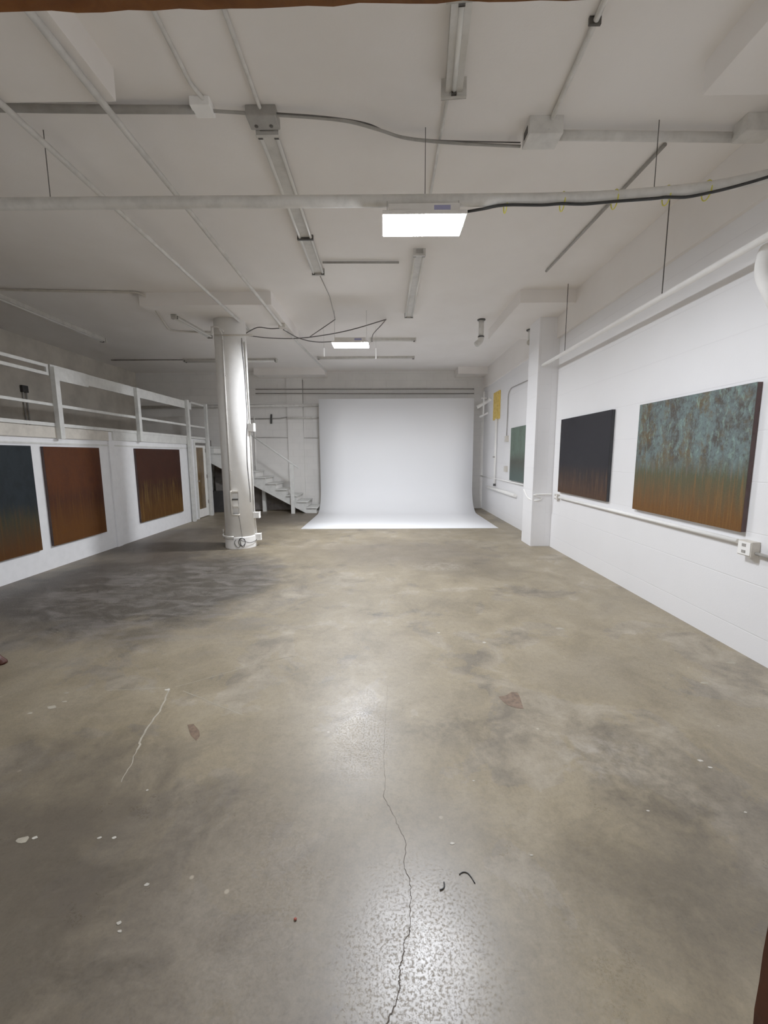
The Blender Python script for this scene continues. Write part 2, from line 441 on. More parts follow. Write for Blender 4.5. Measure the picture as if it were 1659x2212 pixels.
# ------------------------------------------------------------------ mezzanine railing
rl = thing('railing', 'white painted timber railing with boards and posts along the mezzanine edge', 'railing', (XL, 6.5, ZM))
XP = XL+.036
def post(px, ptop, pbot, w=.085, d=.07, to=None):
    a = AX(px, ptop, XP+d); z0 = to if to is not None else AX(px+11, pbot, XP+d).z
    return new_obj('post', box(BM(), XP, XP+d, a.y-w/2, a.y+w/2, z0, a.z, .004), M['rail'], rl), a
p1 = post(121, 793, 948)[1]; p2 = post(298, 838, 954)[1]; p3 = post(406, 864, 0, to=0.0)[1]; p4 = post(446, 873, 0, to=0.0)[1]
def zrail(px, py): return AX(px, py, XP).z
def bar(name, y0, y1, zt, zb, d=.03, x=XP-.0):
    return new_obj(name, box(BM(), x-.03, x, y0, y1, zb, zt, .003), M['rail'], rl)
yfar = p4.y
bar('top_rail', YF, p1.y-.06, 2.99, 2.945); bar('upper_rail', YF, p1.y-.06, 2.875, 2.83); bar('rail_end', p1.y-.10, p1.y-.06, 2.945, 2.875)
bar('top_board', p1.y-.02, p1.y+.75, 3.0, 2.79); bar('top_board', p1.y+.75, p3.y+.3, 2.995, 2.815)
bar('top_rail', p3.y+.3, yfar, 3.02, 2.975)
bar('middle_rail', YF, p1.y, 2.435, 2.395); bar('middle_rail', p1.y, yfar, 2.435, 2.39)
bar('bottom_rail', YF, yfar, 2.15, 2.10)
box(bb := BM(), XL-.6, XL-.0, p4.y-.04, p4.y, 2.97, 3.01); new_obj('return_rail', bb, M['rail'], rl)

# conduit and wall box seen through the railing on the far wall
c0, c1 = AX(52, 838, XF+.03), AX(60, 925, XF+.03)
w = thing('switch_box', 'grey metal wall box with two conduits on the far wall behind the railing', 'electrical box', (c0.x, c0.y, c0.z))
new_obj('box', box(BM(), XF, XF+.06, c0.y-.07, c0.y+.07, c0.z-.09, c0.z+.05, .006), M['dark_grey'], w)
for k in (-.04, .04): new_obj('conduit', tube(BM(), [(XF+.03, c0.y+k, c0.z-.09), (XF+.03, c0.y+k, ZM)], .014), M['grey_pipe'], w)

# ------------------------------------------------------------------ column
bn = AZ(524, 1186); RC = .262
CC = Vector((AY(520, 1150, bn.y+RC).x, bn.y+RC, 0))
cm = thing('column', 'thick round white concrete column standing from floor to ceiling', 'column', CC)
new_obj('shaft', lathe(BM(), [(RC, 0), (RC, ZP)], CC, 64), M['white'], cm, True).data.polygons
for p in bpy.data.objects['shaft'].data.polygons: p.use_smooth = len(p.vertices) == 4
def cyl(px, py, off=0.0):
    q = ray(px, py); r = RC+off
    ox, oy = CAM.x-CC.x, CAM.y-CC.y
    a = q.x**2+q.y**2; bq = 2*(ox*q.x+oy*q.y); c = ox*ox+oy*oy-r*r
    disc = bq*bq-4*a*c
    if disc < 0: t_ = -bq/(2*a)
    else: t_ = (-bq-math.sqrt(disc))/(2*a)
    p = CAM+q*t_
    if disc < 0:
        v = Vector((p.x-CC.x, p.y-CC.y, 0)).normalized()*r; p = Vector((CC.x+v.x, CC.y+v.y, p.z))
    return p
def ang(px, py, off=0): p = cyl(px, py, off); return math.atan2(p.y-CC.y, p.x-CC.x), p.z
def onc(a, z, off): return Vector((CC.x+(RC+off)*math.cos(a), CC.y+(RC+off)*math.sin(a), z))
# raised collar at the foot
new_obj('foot_collar', lathe(BM(), [(RC+.012, 0), (RC+.012, .20), (RC+.002, .215)], CC, 64), M['white'], cm)
a0, _ = ang(484, 800, .02)
cd = thing('conduit', 'white vertical conduit running down the left front of the column to its outlet strip', 'conduit', onc(a0, .6, .02))
zt = cyl(484, 735).z; zb = cyl(499, 1060).z
new_obj('pipe', tube(BM(), [onc(a0, zt, .018), onc(a0, zb, .018)], .013), M['white_pipe'], cd, True)
new_obj('top_elbow', tube(BM(), round_corners([onc(a0, zt, .018), onc(a0, zt+.10, .018), onc(a0, zt+.16, .10)], .05), .014), M['white_pipe'], cd, True)
for zz in (1.4, 2.2, 3.0): new_obj('pipe_strap', obox(BM(), onc(a0-.1, zz, .004), onc(a0+.1, zz, .004), .03, .008), M['white_pipe'], cd)
# outlet strip: two uprights with a base arm
os_ = thing('outlet_strip', 'cream outlet raceway bent in an L low on the column front', 'outlet', onc(a0, zb-.3, .02))
z2 = cyl(503, 1112).z; a1, _ = ang(516, 1112, .03)
new_obj('raceway', tube(BM(), round_corners([onc(a0, zb, .02), onc(a0, z2, .02), onc((a0+a1)/2, z2, .025), onc(a1+.05, z2, .02)], .03), .018, 8), M['cream'], os_, True)
for i in range(4):
    zz = zb-.02-(zb-z2-.03)*i/3
    new_obj('socket', obox(BM(), onc(a0+.06, zz, .02), onc(a1, zz, .02), .022, .022, .003), M['cream'] if i % 2 == 0 else M['dark_grey'], os_)
new_obj('rod', tube(BM(), [onc(a1+.02, zb, .02), onc(a1+.02, z2, .02)], .004, 6), M['grey_pipe'], os_)
# dark cords on the right of the column
ar, zr = ang(524, 735, .01)
pts = [(522, 730), (524, 760), (528, 800), (531, 850), (534, 900), (533, 940), (534, 990), (537, 1030), (540, 1060), (541, 1085)]
o = new_obj('power_cord', tube(BM(), smooth_path([cyl(x, y, .008) for x, y in pts], 4), .005, 6), M['black'], None, True)
tag(o, 'thin black cord hanging down the right front of the column', 'cord')
ar2, _ = ang(531, 900, .02)
cd2 = thing('conduit', 'white conduit down the right edge of the column through three boxes', 'conduit', onc(ar2, 1, .02))
pts = [(528, 738), (540, 920), (549, 1100), (556, 1155)]
P3 = [cyl(x, y, .016) for x, y in pts]
new_obj('pipe', tube(BM(), P3, .013), M['white_pipe'], cd2, True)
for (x, y, w_, h_) in ((541, 923, .07, .13), (553, 1113, .10, .10), (557, 1160, .11, .11)):
    c = cyl(x-6, y, .0); an = math.atan2(c.y-CC.y, c.x-CC.x)+.18
    p = onc(an, c.z, 0); q = onc(an, c.z, .10)
    new_obj('outlet_box', obox(BM(), p, q, w_, h_, .008), M['white'], cd2)
# bracket ring and tangle of cords at the foot
rg = thing('cable_tray', 'small white wire tray hooked around the foot of the column', 'tray', onc(-2.3, .2, .05))
zt0 = .23
arc = [onc(-PI*.98+i*.11, zt0, .045) for i in range(14)]
new_obj('tray_rim', tube(BM(), [onc(-PI*.98, zt0+.09, .05)]+arc, .013, 8), M['white'], rg, True)
new_obj('tray_lip', tube(BM(), [p-Vector((0, 0, .045)) for p in arc], .006, 6), M['grey_pipe'], rg, True)
for k in (0, 6, 13): new_obj('strut', tube(BM(), [arc[k], arc[k]-Vector((0, 0, .05))], .006, 6), M['grey_pipe'], rg)
for nm, lab, pts in (
    ('tangled_cord', 'coil of dark grey cord hanging at the foot of the column', [(516, 1168), (519, 1163), (526, 1164), (530, 1172), (524, 1180), (517, 1176), (516, 1168), (522, 1163), (529, 1166), (529, 1177), (525, 1182), (519, 1174)]),
    ('loose_cord', 'dark cord trailing from the coil down to the floor at the column foot', [(518, 1166), (520, 1175), (518, 1181), (514, 1183), (509, 1178), (507, 1171), (510, 1166)]),
    ('loose_cord', 'dark cord running right from the coil to the lowest outlet box on the column', [(520, 1167), (530, 1170), (540, 1172), (550, 1169), (556, 1164)]),
    ('thin_wire', 'thin grey wire dropping from the outlet strip to the coil of cord', [(515, 1113), (518, 1125), (520, 1140), (522, 1152), (523, 1162)])):
    o = new_obj(nm, tube(BM(), smooth_path([cyl(x, y, .035 if 'thin' not in nm else .018) for x, y in pts], 4), .0055 if 'thin' not in nm else .0035, 6), M['dark_grey'], None, True); tag(o, lab, 'cord' if 'wire' not in nm else 'wire')
# ------------------------------------------------------------------ paintings
def painting(label, x, y0, y1, z0, z1, mat, side, edge, d=.045):
    s = -1 if side == 'R' else 1
    t = thing('painting', label, 'painting', (x, (y0+y1)/2, z0))
    new_obj('canvas', box(BM(), *(sorted((x+s*(d-.004), x+s*d))), y0, y1, z0, z1), mat, t)
    new_obj('stretcher_edge', box(BM(), *(sorted((x+s*.002, x+s*(d-.004)))), y0, y1, z0, z1, .001), edge, t)
M['edge_brown'] = paint('painting_edge_brown', (58, 24, 18), .5, .2)
M['edge_black'] = paint('painting_edge_black', (20, 19, 24), .5, .1)
M['edge_maroon'] = paint('painting_edge_maroon', (48, 22, 16), .5, .2)
DP = .045
def prect(p, x):
    Q = [AX(a, b_, x) for a, b_ in p]
    ys = [q.y for q in Q]; zs = [q.z for q in Q]
    return (ys[1]+ys[2])/2, (ys[0]+ys[3])/2, (zs[2]+zs[3])/2, (zs[0]+zs[1])/2
art_big = art('canvas_teal_rust', la((102, 114, 114)), la((82, 84, 66)), la((104, 74, 40)), .40, la((72, 60, 52)), la((130, 98, 56)), .85, .12, hi=la((136, 160, 148)), extra=la((98, 84, 56)))
art_dark = art('canvas_night', la((42, 41, 46)), la((50, 44, 44)), la((76, 56, 42)), .30, None, la((108, 84, 64)), .0, .08)
art_green = art('canvas_green', la((100, 114, 104)), la((80, 82, 74)), la((82, 94, 90)), .42, la((86, 94, 84)), None, .6, .15)
art_l1 = art('canvas_slate', la((40, 47, 51)), la((58, 57, 44)), la((82, 54, 26)), .36, la((28, 33, 36)), la((96, 68, 32)), .6, .12)
art_l2 = art('canvas_amber', la((86, 50, 24)), la((68, 38, 22)), la((90, 58, 26)), .50, la((72, 40, 22)), la((102, 70, 32)), .6, .10)
art_l3 = art('canvas_maroon', la((64, 38, 26)), la((56, 34, 24)), la((84, 58, 30)), .50, la((52, 30, 22)), la((128, 104, 60)), .5, .06)
xx = XR-DP
y0, y1, z0, z1 = prect([(1381, 872), (1638, 829), (1598, 1148), (1367, 1100)], xx)
painting('largest painting, mottled teal over rust, on the right block wall', XR, y0, y1, z0, z1, art_big, 'R', M['edge_brown'])
y0, y1, z0, z1 = prect([(1211, 905), (1322, 887), (1309, 1084), (1206, 1062)], xx)
painting('near-black painting with dim brown base, right wall next to the pilaster', XR, y0, y1, z0, z1, art_dark, 'R', M['edge_black'])
y0, y1, z0, z1 = prect([(1104, 925), (1150, 915), (1146, 1046), (1100, 1037)], xx)
painting('grey-green painting partly hidden behind the right wall pilaster', XR, y0-.35, y1, z0, z1, art_green, 'R', M['edge_black'])
xx = XL+DP
y1, y0, z0, z1 = prect([(92, 966), (213, 966), (232, 1147), (119, 1181)], xx)
painting('amber brown painting on the left wall, between slate and maroon ones', XL, y0, y1, z0, z1, art_l2, 'L', M['edge_maroon'])
y1, y0, z0, z1 = prect([(292, 970), (387, 970), (397, 1104), (307, 1129)], xx)
painting('dark maroon painting with golden streaks, left wall, nearest the glazed door', XL, y0, y1, z0, z1, art_l3, 'L', M['edge_maroon'])
q0, q1 = AX(67, 963, xx), AX(92, 1188, xx)
painting('slate blue painting with orange base cut off by the left picture edge', XL, q0.y-1.25, (q0.y+q1.y)/2, q1.z, q0.z, art_l1, 'L', M['edge_maroon'])

# ------------------------------------------------------------------ seamless white backdrop
t = NT('backdrop_white'); t.base(lin((249, 250, 253))); t.rough(.6); M['paper'] = t.m
fa, fb = AZ(650, 1143), AZ(1078, 1142)
yw = 12.2; ztop = AY(855, 861, yw).z
x0, x1 = AY(688, 861, yw).x, AY(1023, 861, yw).x
prof = [(fa.y, .003), (fa.y+1.0, .003), (yw-.75, .004)]
for i in range(1, 15):
    a = i/14*PI/2; prof.append((yw-.72+.72*math.sin(a), .004+.72*(1-math.cos(a))))
prof += [(yw, 1.6), (yw, ztop)]
b = BM(); L = []
for i, (y, z) in enumerate(prof):
    L.append([b.verts.new((x, y, z)) for x in [fa.x+(fb.x-fa.x)*k/6 for k in range(7)]])
for p, q in zip(L, L[1:]):
    for k in range(6): b.faces.new((p[k], p[k+1], q[k+1], q[k]))
bd = thing('photo_backdrop', 'tall white seamless backdrop curving down onto the floor at the back', 'backdrop', ((fa.x+fb.x)/2, 11, 0))
o = new_obj('sweep', b, M['paper'], bd, True)
md = o.modifiers.new('s', 'SOLIDIFY'); md.thickness = .004; md.offset = -1
b = BM()
for x in (fa.x+.05, fb.x-.05): tube(b, [(x, yw+.06, 0), (x, yw+.06, ztop-.03)], .02)
new_obj('support_poles', b, M['grey_pipe'], bd)
new_obj('crossbar', tube(BM(), [(fa.x+.03, yw+.06, ztop-.05), (fb.x-.03, yw+.06, ztop-.05)], .028), M['grey_pipe'], bd)

# ------------------------------------------------------------------ staircase along the back wall
YS = 11.80
s0 = AY(686, 1108, YS); s1 = AY(456, 958, YS)
NST = 12; rise = ZM/NST; run = .289
st = thing('staircase', 'white painted open staircase climbing left along the back wall to the mezzanine', 'stairs', (s0.x, YS, 0))
XS = s0.x
def sx(i): return XS-run*i
for yy in (YS+.03, 12.60):
    b = BM(); n_ = NST-1
    up = []
    for i in range(n_): up += [(sx(i)-.03, rise*i), (sx(i)-.03, rise*(i+1)-.03)]
    up += [(sx(n_)-.03, rise*n_-.03)]
    lo = [(sx(n_)-.03, rise*n_-.36), (sx(1)-.05, .0)]
    poly = up+lo
    f0 = [b.verts.new((x, yy, z)) for x, z in poly]; f1 = [b.verts.new((x, yy+.04, z)) for x, z in poly]
    b.faces.new(f0); b.faces.new(f1[::-1])
    for i in range(len(poly)): b.faces.new((f0[i], f0[(i+1) % len(poly)], f1[(i+1) % len(poly)], f1[i]))
    b.normal_update(); bmesh.ops.triangulate(b, faces=[f for f in b.faces if len(f.verts) > 4], ngon_method='EAR_CLIP')
    new_obj('stringer', b, M['rail'], st)
for i in range(NST-1):
    new_obj('tread', box(BM(), sx(i+1)-.02, sx(i)+.01, YS-.02, 12.66, rise*(i+1)-.03, rise*(i+1), .004), M['rail'], st)
    new_obj('riser', box(BM(), sx(i)-.045, sx(i)-.03, YS+.07, 12.60, rise*i, rise*(i+1)-.03), M['white'], st)
nb = AY(634, 1109, YS-.03); ntp = AY(630, 1003, YS-.03)
new_obj('newel_post', box(BM(), nb.x-.05, nb.x+.05, YS-.09, YS-.02, 0, ntp.z, .005), M['rail'], st)
h0, h1 = AY(640, 1008, YS-.05), AY(556, 949, YS-.05); h2 = h1+(h1-h0)*.35
new_obj('handrail', tube(BM(), [h0+(h0-h1)*.06, h2], .022, 10), M['rail'], st, True)
new_obj('handrail_post', box(BM(), h2.x-.03, h2.x+.03, YS-.08, YS-.02, h2.z-.95, h2.z), M['rail'], st)
b = BM(); pv = [(sx(11), .02), (sx(2)-.1, .02), (sx(11), rise*11-.38)]  # dark sheet added to stand for the shade beneath the stairs
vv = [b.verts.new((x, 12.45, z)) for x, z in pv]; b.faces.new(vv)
M['stair_shade'] = paint('painted_stair_shade', (112, 106, 102), .8, .15)
new_obj('under_stair_shade', b, M['stair_shade'], st)
sup = AY(571, 1098, 12.2)
new_obj('support_post', box(BM(), sup.x-.05, sup.x+.05, 12.2, 12.29, 0, rise*6-.3, .004), M['rail'], st)
# things stored beneath the stairs
bx = AY(480, 1100, 12.3)
o = new_obj('storage_box', box(BM(), bx.x-.35, bx.x+.25, 12.12, 12.42, 0, .62, .01), M['dark_grey']); tag(o, 'dark grey box stored under the stairs behind the column', 'box')
dk = AY(474, 1045, 12.68)
b = BM(); tube(b, [(dk.x, 12.76, dk.z), (dk.x, 12.70, dk.z), (dk.x, 12.66, dk.z)], [.09, .10, .06], 20)
o = new_obj('wall_bell', b, M['black'], None, True); tag(o, 'small round black fitting on the back wall under the stairs', 'bell')

# ------------------------------------------------------------------ pipes on the back wall
def pipe(name, label, pts, r, mat='white_pipe', cat='pipe', group=None, n=10, corner=None, smooth=None):
    if corner: pts = round_corners(pts, corner)
    if smooth: pts = smooth_path(pts, smooth)
    o = new_obj(name, tube(BM(), pts, r, n), M[mat], None, True)
    for p in o.data.polygons: p.use_smooth = len(p.vertices) == 4
    return tag(o, label, cat, group)
yb = YB-.12
pipe('pipe', 'thick white horizontal pipe crossing the back wall left of the backdrop', [AY(300, 880, yb), AY(689, 875, yb)], .045)
pipe('conduit', 'thinner white conduit below the thick pipe, back wall left of the backdrop', [AY(620, 903, yb+.03), AY(689, 902, yb+.03)], .03, cat='conduit')
pipe('conduit', 'grey conduit at head height on the back wall above the stairs', [AY(500, 906, YB-.03), AY(605, 904, YB-.03), AY(620, 901, YB-.08)], .018, 'grey_pipe', cat='conduit')
pipe('conduit', 'vertical grey conduit on the back wall just left of the backdrop', [AY(653, 820, YB-.03), AY(658, 1085, YB-.03)], .014, 'grey_pipe', cat='conduit')
pipe('conduit', 'vertical grey conduit on the back wall right behind the stair newel post', [AY(624, 820, YB-.03), AY(629, 1085, YB-.03)], .014, 'grey_pipe', cat='conduit')
pipe('conduit', 'thin horizontal conduit on the back wall just above the stair handrail', [AY(547, 945, YB-.02), AY(688, 946, YB-.02)], .008, 'grey_pipe', cat='conduit')
pipe('conduit', 'vertical white pipe on the back wall just right of the column', [AY(549, 900, YB-.03), AY(554, 1040, YB-.03)], .025, 'white', cat='pipe')
pipe('conduit', 'upper of the two long grey conduits above the backdrop', [AY(552, 841, YB-.08), AY(1024, 840, YB-.08)], .016, 'grey_pipe', cat='conduit')
pipe('conduit', 'lower of the two long grey conduits above the backdrop', [AY(552, 850, YB-.08), AY(1024, 850, YB-.08)], .016, 'grey_pipe', cat='conduit')
ck = AY(585, 905, YB-.06)
o = new_obj('wall_bracket', obox(BM(), (ck.x, YB-.04, ck.z-.14), (ck.x+.02, YB-.04, ck.z+.14), .05, .04, .004), M['dark_grey']); tag(o, 'small dark vertical bracket on the back wall above the stairs', 'bracket')
# yellow valve panel and white pipes in the right rear corner
y_, z_ = AX(1075, 845, XR-.03), AX(1075, 905, XR-.03)
t = NT('ochre_board'); n = t.noise(t.coord('World'), 14, 6, .7, .5)
t.base(t.ramp(n, [(.32, lin((160, 120, 60))), (.5, lin((222, 184, 70))), (.68, lin((206, 190, 130)))])); t.rough(.6); M['ochre'] = t.m
ya, yc2 = AX(1069, 850, XR).y, AX(1082, 850, XR).y
o = new_obj('notice_board', box(BM(), XR-.035, XR-.002, yc2, ya, z_.z, y_.z, .008), M['ochre']); tag(o, 'stained yellow board fixed to the right wall near the back corner', 'board')
pp = thing('pipe_rack', 'white stub pipes on an upright bracket in the back right corner', 'pipe', (2.7, 12.2, 2.6))
U = lambda x, y: AY(x, y, 12.3)
new_obj('upright', tube(BM(), [U(1046, 846), U(1044, 895)], .022), M['white'], pp, True)
a_ = U(1030, 880); b_ = U(1052, 868); c_ = U(1070, 866)
new_obj('bent_pipe', tube(BM(), smooth_path([a_, b_, (XR-.02, c_.y-.4, c_.z)], 6), .05), M['white'], pp, True)
a_ = U(1036, 901); b_ = U(1050, 894)
new_obj('lower_arm', tube(BM(), [a_, b_, (XR-.02, 12.2, b_.z+.02)], .03), M['white'], pp, True)
new_obj('upper_arm', tube(BM(), [U(1040, 860), (XR-.02, 12.3, U(1046, 860).z)], .02), M['white'], pp, True)

# ------------------------------------------------------------------ right wall services
XW = XR-.045
T0, T1 = AX(1206, 1073, XW), AX(1590, 1172, XW)
zt_ = (T0.z+T1.z)/2
pipe('wall_conduit', 'long white conduit along the right wall below the two paintings', [(XR-.03, T0.y, zt_), (XR-.03, T1.y, zt_)], .02, 'white', cat='conduit')
def outlet(label, px, py, w_, h_, d_=.06):
    c = AX(px, py, XR-d_)
    t_ = thing('outlet_box', label, 'outlet', (XR, c.y, c.z))
    new_obj('housing', box(BM(), XR-d_, XR-.001, c.y-w_/2, c.y+w_/2, c.z-h_/2, c.z+h_/2, .006), M['cream'], t_)
    new_obj('cover_plate', box(BM(), XR-d_-.006, XR-d_, c.y-w_/2+.008, c.y+w_/2-.008, c.z-h_/2+.008, c.z+h_/2-.008, .002), M['white'], t_)
    for k in (-1, 1): new_obj('socket', box(BM(), XR-d_-.009, XR-d_-.006, c.y-.018, c.y+.018, c.z+k*.026-.012, c.z+k*.026+.012, .001), M['grey_pipe'], t_)
    return c
ob = outlet('cream outlet box on the right wall below the largest painting', 1608, 1184, .13, .12, .07)
oa = outlet('small white outlet box on the right wall beside the pilaster', 1200, 1073, .12, .09, .05)
e = AX(1658, 1204, XR-.03)
pipe('conduit', 'short grey conduit leaving the cream outlet box toward the viewer', [(XR-.03, ob.y-.06, ob.z-.03), (XR-.03, e.y-.6, ob.z-.03)], .013, 'grey_pipe', cat='conduit')
wp = [AX(1192, 1067, XR-.03), Vector((2.62, 7.33, AY(1188, 1069, 7.33).z)), AY(1170, 1076, 7.33), AY(1158, 1081, 7.33), Vector((2.58, 7.5, AY(1150, 1078, 7.33).z)), Vector((2.59, 7.8, 1.0))]
pipe('flexible_conduit', 'sagging white flexible conduit wrapping round the right wall pilaster', wp, .012, 'white', cat='conduit', smooth=5)
c0, c1 = AX(1035, 1027, XW), AX(1146, 1050, XW)
pipe('wall_conduit', 'white conduit low on the right wall beyond the pilaster under the green painting', [(XW, c0.y, (c0.z+c1.z)/2), (XW, c1.y, (c0.z+c1.z)/2)], .014, 'white', cat='conduit')
c0 = AX(1036, 1028, XR-.03)
o = new_obj('junction_box', box(BM(), XR-.06, XR, c0.y-.1, c0.y+.1, c0.z-.07, c0.z+.07, .006), M['cream']); tag(o, 'small cream junction box on the right wall in the back corner', 'electrical box')
c0, c1 = AX(1052, 1050, XW), AX(1113, 1067, XW)
pipe('drain_pipe', 'stubby white pipe with a fitting low on the right wall beyond the pilaster', [(XW, c0.y, c0.z-.02), (XW, c1.y, c0.z-.02)], .04, 'white')
c0, c1 = AX(1071, 905, XW), AX(1069, 1050, XW)
v_ = thing('vertical_pipe', 'white vertical pipe with a valve on the right wall beyond the pilaster', 'pipe', (XW, c0.y, c1.z))
ym = (c0.y+c1.y)/2
new_obj('pipe', tube(BM(), [(XW, ym, c0.z), (XW, ym, c1.z)], .028), M['white'], v_, True)
vz = AX(1071, 987, XW).z
new_obj('valve', tube(BM(), [(XW, ym, vz), (XW-.06, ym-.02, vz)], .02), M['grey_pipe'], v_, True)
new_obj('collar', tube(BM(), [(XW, ym, c1.z+.0), (XW, ym, c1.z+.06)], .036), M['dark_grey'], v_, True)
xw = XR-.02
cpts = [AX(1150, 812, xw), AX(1148, 818, xw), AX(1104, 838, xw), AX(1098, 850, xw), AX(1096, 905, xw), AX(1094, 945, xw)]
pipe('conduit', 'thin grey conduit bending down the right wall to a switch beyond the pilaster', cpts, .011, 'grey_pipe', cat='conduit', corner=.1)
for (px, py, lab) in ((1093, 948, 'upper of two small wall boxes left of the green painting'), (1091, 1013, 'lower of two small wall boxes left of the green painting')):
    c = AX(px, py, XR-.04); o = new_obj('switch_box', box(BM(), XR-.05, XR, c.y-.09, c.y+.09, c.z-.07, c.z+.07, .006), M['cream']); tag(o, lab, 'switch')

# long pipe high on the right wall, hung on rods
XQ = 2.68
a_, b_ = AX(1659, 507, XQ), AX(1165, 795, XQ)
zq = (a_.z+b_.z)/2
pipe('pipe', 'long white pipe hung on rods high along the right wall', [(XQ, YF+.1, zq), (XQ, 7.345, zq)], .029, 'white')
for (px, py, lab) in ((1430, 635, 'thin steel rod holding the long right wall pipe, nearer one'), (1220, 755, 'thin steel rod holding the long right wall pipe, by the drop panel')):
    c = AX(px, py, XQ); top = ZC if not (6.68 < c.y < 8.68) else ZP
    pipe('hanger_rod', lab, [(XQ, c.y, zq), (XQ, c.y, top)], .005, 'rod', cat='rod', n=6)
el = AX(1648, 548, XR-.16)
pipe('elbow_pipe', 'fat white elbow pipe turning down at the far right wall edge', [(XR-.055, el.y, zq+.0), (XR-.14, el.y, zq-.01), (XR-.2, el.y-.05, zq-.20), (XR-.2, el.y-.25, zq-.55)], .047, 'white', corner=.1)

# ------------------------------------------------------------------ ceiling services
ZQ = 3.62
mp = [(-120, 441), (0, 440), (400, 437), (830, 435), (1100, 432), (1200, 430), (1330, 425), (1420, 418), (1500, 410), (1570, 399), (1659, 380), (1720, 365)]
MP = [AZ(x, y, ZQ) for x, y in mp]
# straight run for the first part
yrun = sum(p.y for p in MP[1:5])/4
for p in MP[:5]: p.y = yrun+(p.y-yrun)*.4
left = MP[0]; MP = [Vector((-5.6, left.y, ZQ))]+MP[1:]
bigp = pipe('sprinkler_pipe', 'large white sprinkler pipe crossing the whole ceiling above the front lamp', MP, .043, smooth=3, n=14)
for (px, py, lab) in ((110, 430, 'thin rod holding the large sprinkler pipe at the far left'), (918, 425, 'thin rod holding the large sprinkler pipe above the front lamp'), (1412, 412, 'thin rod holding the large sprinkler pipe on the right')):
    c = AZ(px, py+8, ZQ)
    pipe('hanger_rod', lab, [(c.x, c.y, ZQ+.03), (c.x, c.y, ZC)], .0032, 'rod', cat='rod', n=6)
# black cable tied under it
cb = [(1010, 457), (1045, 451), (1090, 443), (1170, 443), (1213, 440), (1260, 441), (1330, 435), (1412, 429), (1438, 426), (1480, 426), (1525, 418), (1580, 405), (1640, 388), (1690, 372)]
cab = [AZ(x, y, ZQ-.055) for x, y in cb]
bcab = pipe('black_cable', 'black cable tied beneath the large sprinkler pipe running right from the front lamp', cab, .011, 'black', cat='cable', smooth=4, n=8)
for i, (px, py) in enumerate(((1092, 436), (1215, 432), (1328, 427), (1440, 419), (1527, 408))):
    c = AZ(px, py, ZQ); ring = [Vector((c.x, c.y+.052*math.cos(k*PI/8), ZQ-.012+.066*math.sin(k*PI/8))) for k in range(17)]
    new_obj('tie', tube(BM(), ring, .0045, 6), M['yellow'], bcab, True)['label'] = 'yellow tie'

def strip_lamp(label, p0, p1, w=.13, h=.06, ntube=2, group='unlit fluorescent fixtures on the ceiling', tubes=True, z=ZC):
    p0, p1 = Vector(p0), Vector(p1); d = (p1-p0).normalized(); s = d.cross(Vector((0, 0, 1))).normalized()
    t_ = thing('fluorescent_fixture', label, 'light fixture', ((p0.x+p1.x)/2, (p0.y+p1.y)/2, z), group)
    up = Vector((0, 0, z-h/2)); q0 = Vector((p0.x, p0.y, 0))+up; q1 = Vector((p1.x, p1.y, 0))+up
    new_obj('housing', obox(BM(), q0, q1, w*.62, h, .006), M['lamp_housing'], t_)
    for e, q in ((-1, q0), (1, q1)):
        new_obj('end_cap', obox(BM(), q-d*(.02 if e > 0 else -.0), q+d*(.02 if e < 0 else .0)+d*.001, w, h+.045, .004), M['lamp_housing'], t_)
    off = [0] if ntube == 1 else [-w*.36, w*.36]
    for k in off:
        new_obj('tube', tube(BM(), [q0+d*.03+s*k-Vector((0, 0, h*.5+.002)), q1-d*.03+s*k-Vector((0, 0, h*.5+.002))], .016, 10), M['tube_glass'], t_, True)
        for q, e in ((q0, 1), (q1, -1)):
            new_obj('socket', obox(BM(), q+d*.02*e+s*k-Vector((0, 0, h*.5)), q+d*.045*e+s*k-Vector((0, 0, h*.5)), .03, .04, .003), M['dark_cap'], t_)
    return t_
zl_ = ZC-.06
a_, b_ = AZ(577, 285, zl_), AZ(688, 592, zl_)
f1 = strip_lamp('long double-tube fixture left of the front lamp, crossing under the sprinkler pipe', a_, b_, .17, .06)
mm = a_.lerp(b_, .62)
new_obj('joint_clip', obox(BM(), (mm.x-.09, mm.y, zl_-.0), (mm.x+.09, mm.y, zl_-.0), .03, .05), M['dark_cap'], f1)
bx_ = thing('ceiling_junction_box', 'round-ended grey junction box at the near end of the long double-tube fixture', 'electrical box', (a_.x, a_.y-.05, ZC))
new_obj('box', box(BM(), a_.x-.11, a_.x+.11, a_.y-.17, a_.y-.03, ZC-.07, ZC, .01), M['grey_pipe'], bx_)
for k in (-.06, .05): new_obj('knockout', tube(BM(), [(a_.x+k, a_.y-.07, ZC-.073), (a_.x+k, a_.y-.07, ZC-.06)], .014), M['dark_cap'], bx_)
a_, b_ = AZ(1000, -30, zl_), AZ(980, 195, zl_)
strip_lamp('wide unlit fixture overhead at the top centre of the view', a_, b_, .16, .09, 1)
a_, b_ = AZ(906, 548, zl_), AZ(883, 685, zl_)
strip_lamp('unlit double-tube fixture directly behind the front lamp', a_, b_, .15, .06)
a_, b_ = AZ(-60, 620, zl_), AZ(224, 737, zl_)
strip_lamp('long dark fixture over the mezzanine railing on the left', a_, b_, .14, .07, 1)
a_, b_ = AZ(375, 686, ZP-.05), AZ(455, 730, ZP-.05)
strip_lamp('short unlit fixture just left of the column head', a_, b_, .09, .04, z=ZP)
a_, b_ = AZ(398, 781, ZC-.06), AZ(598, 780, ZC-.06)
strip_lamp('unlit crosswise fixture behind the column head', a_, b_, .13, .06)
a_, b_ = AZ(686, 776, ZC-.06), AZ(895, 775, ZC-.06)
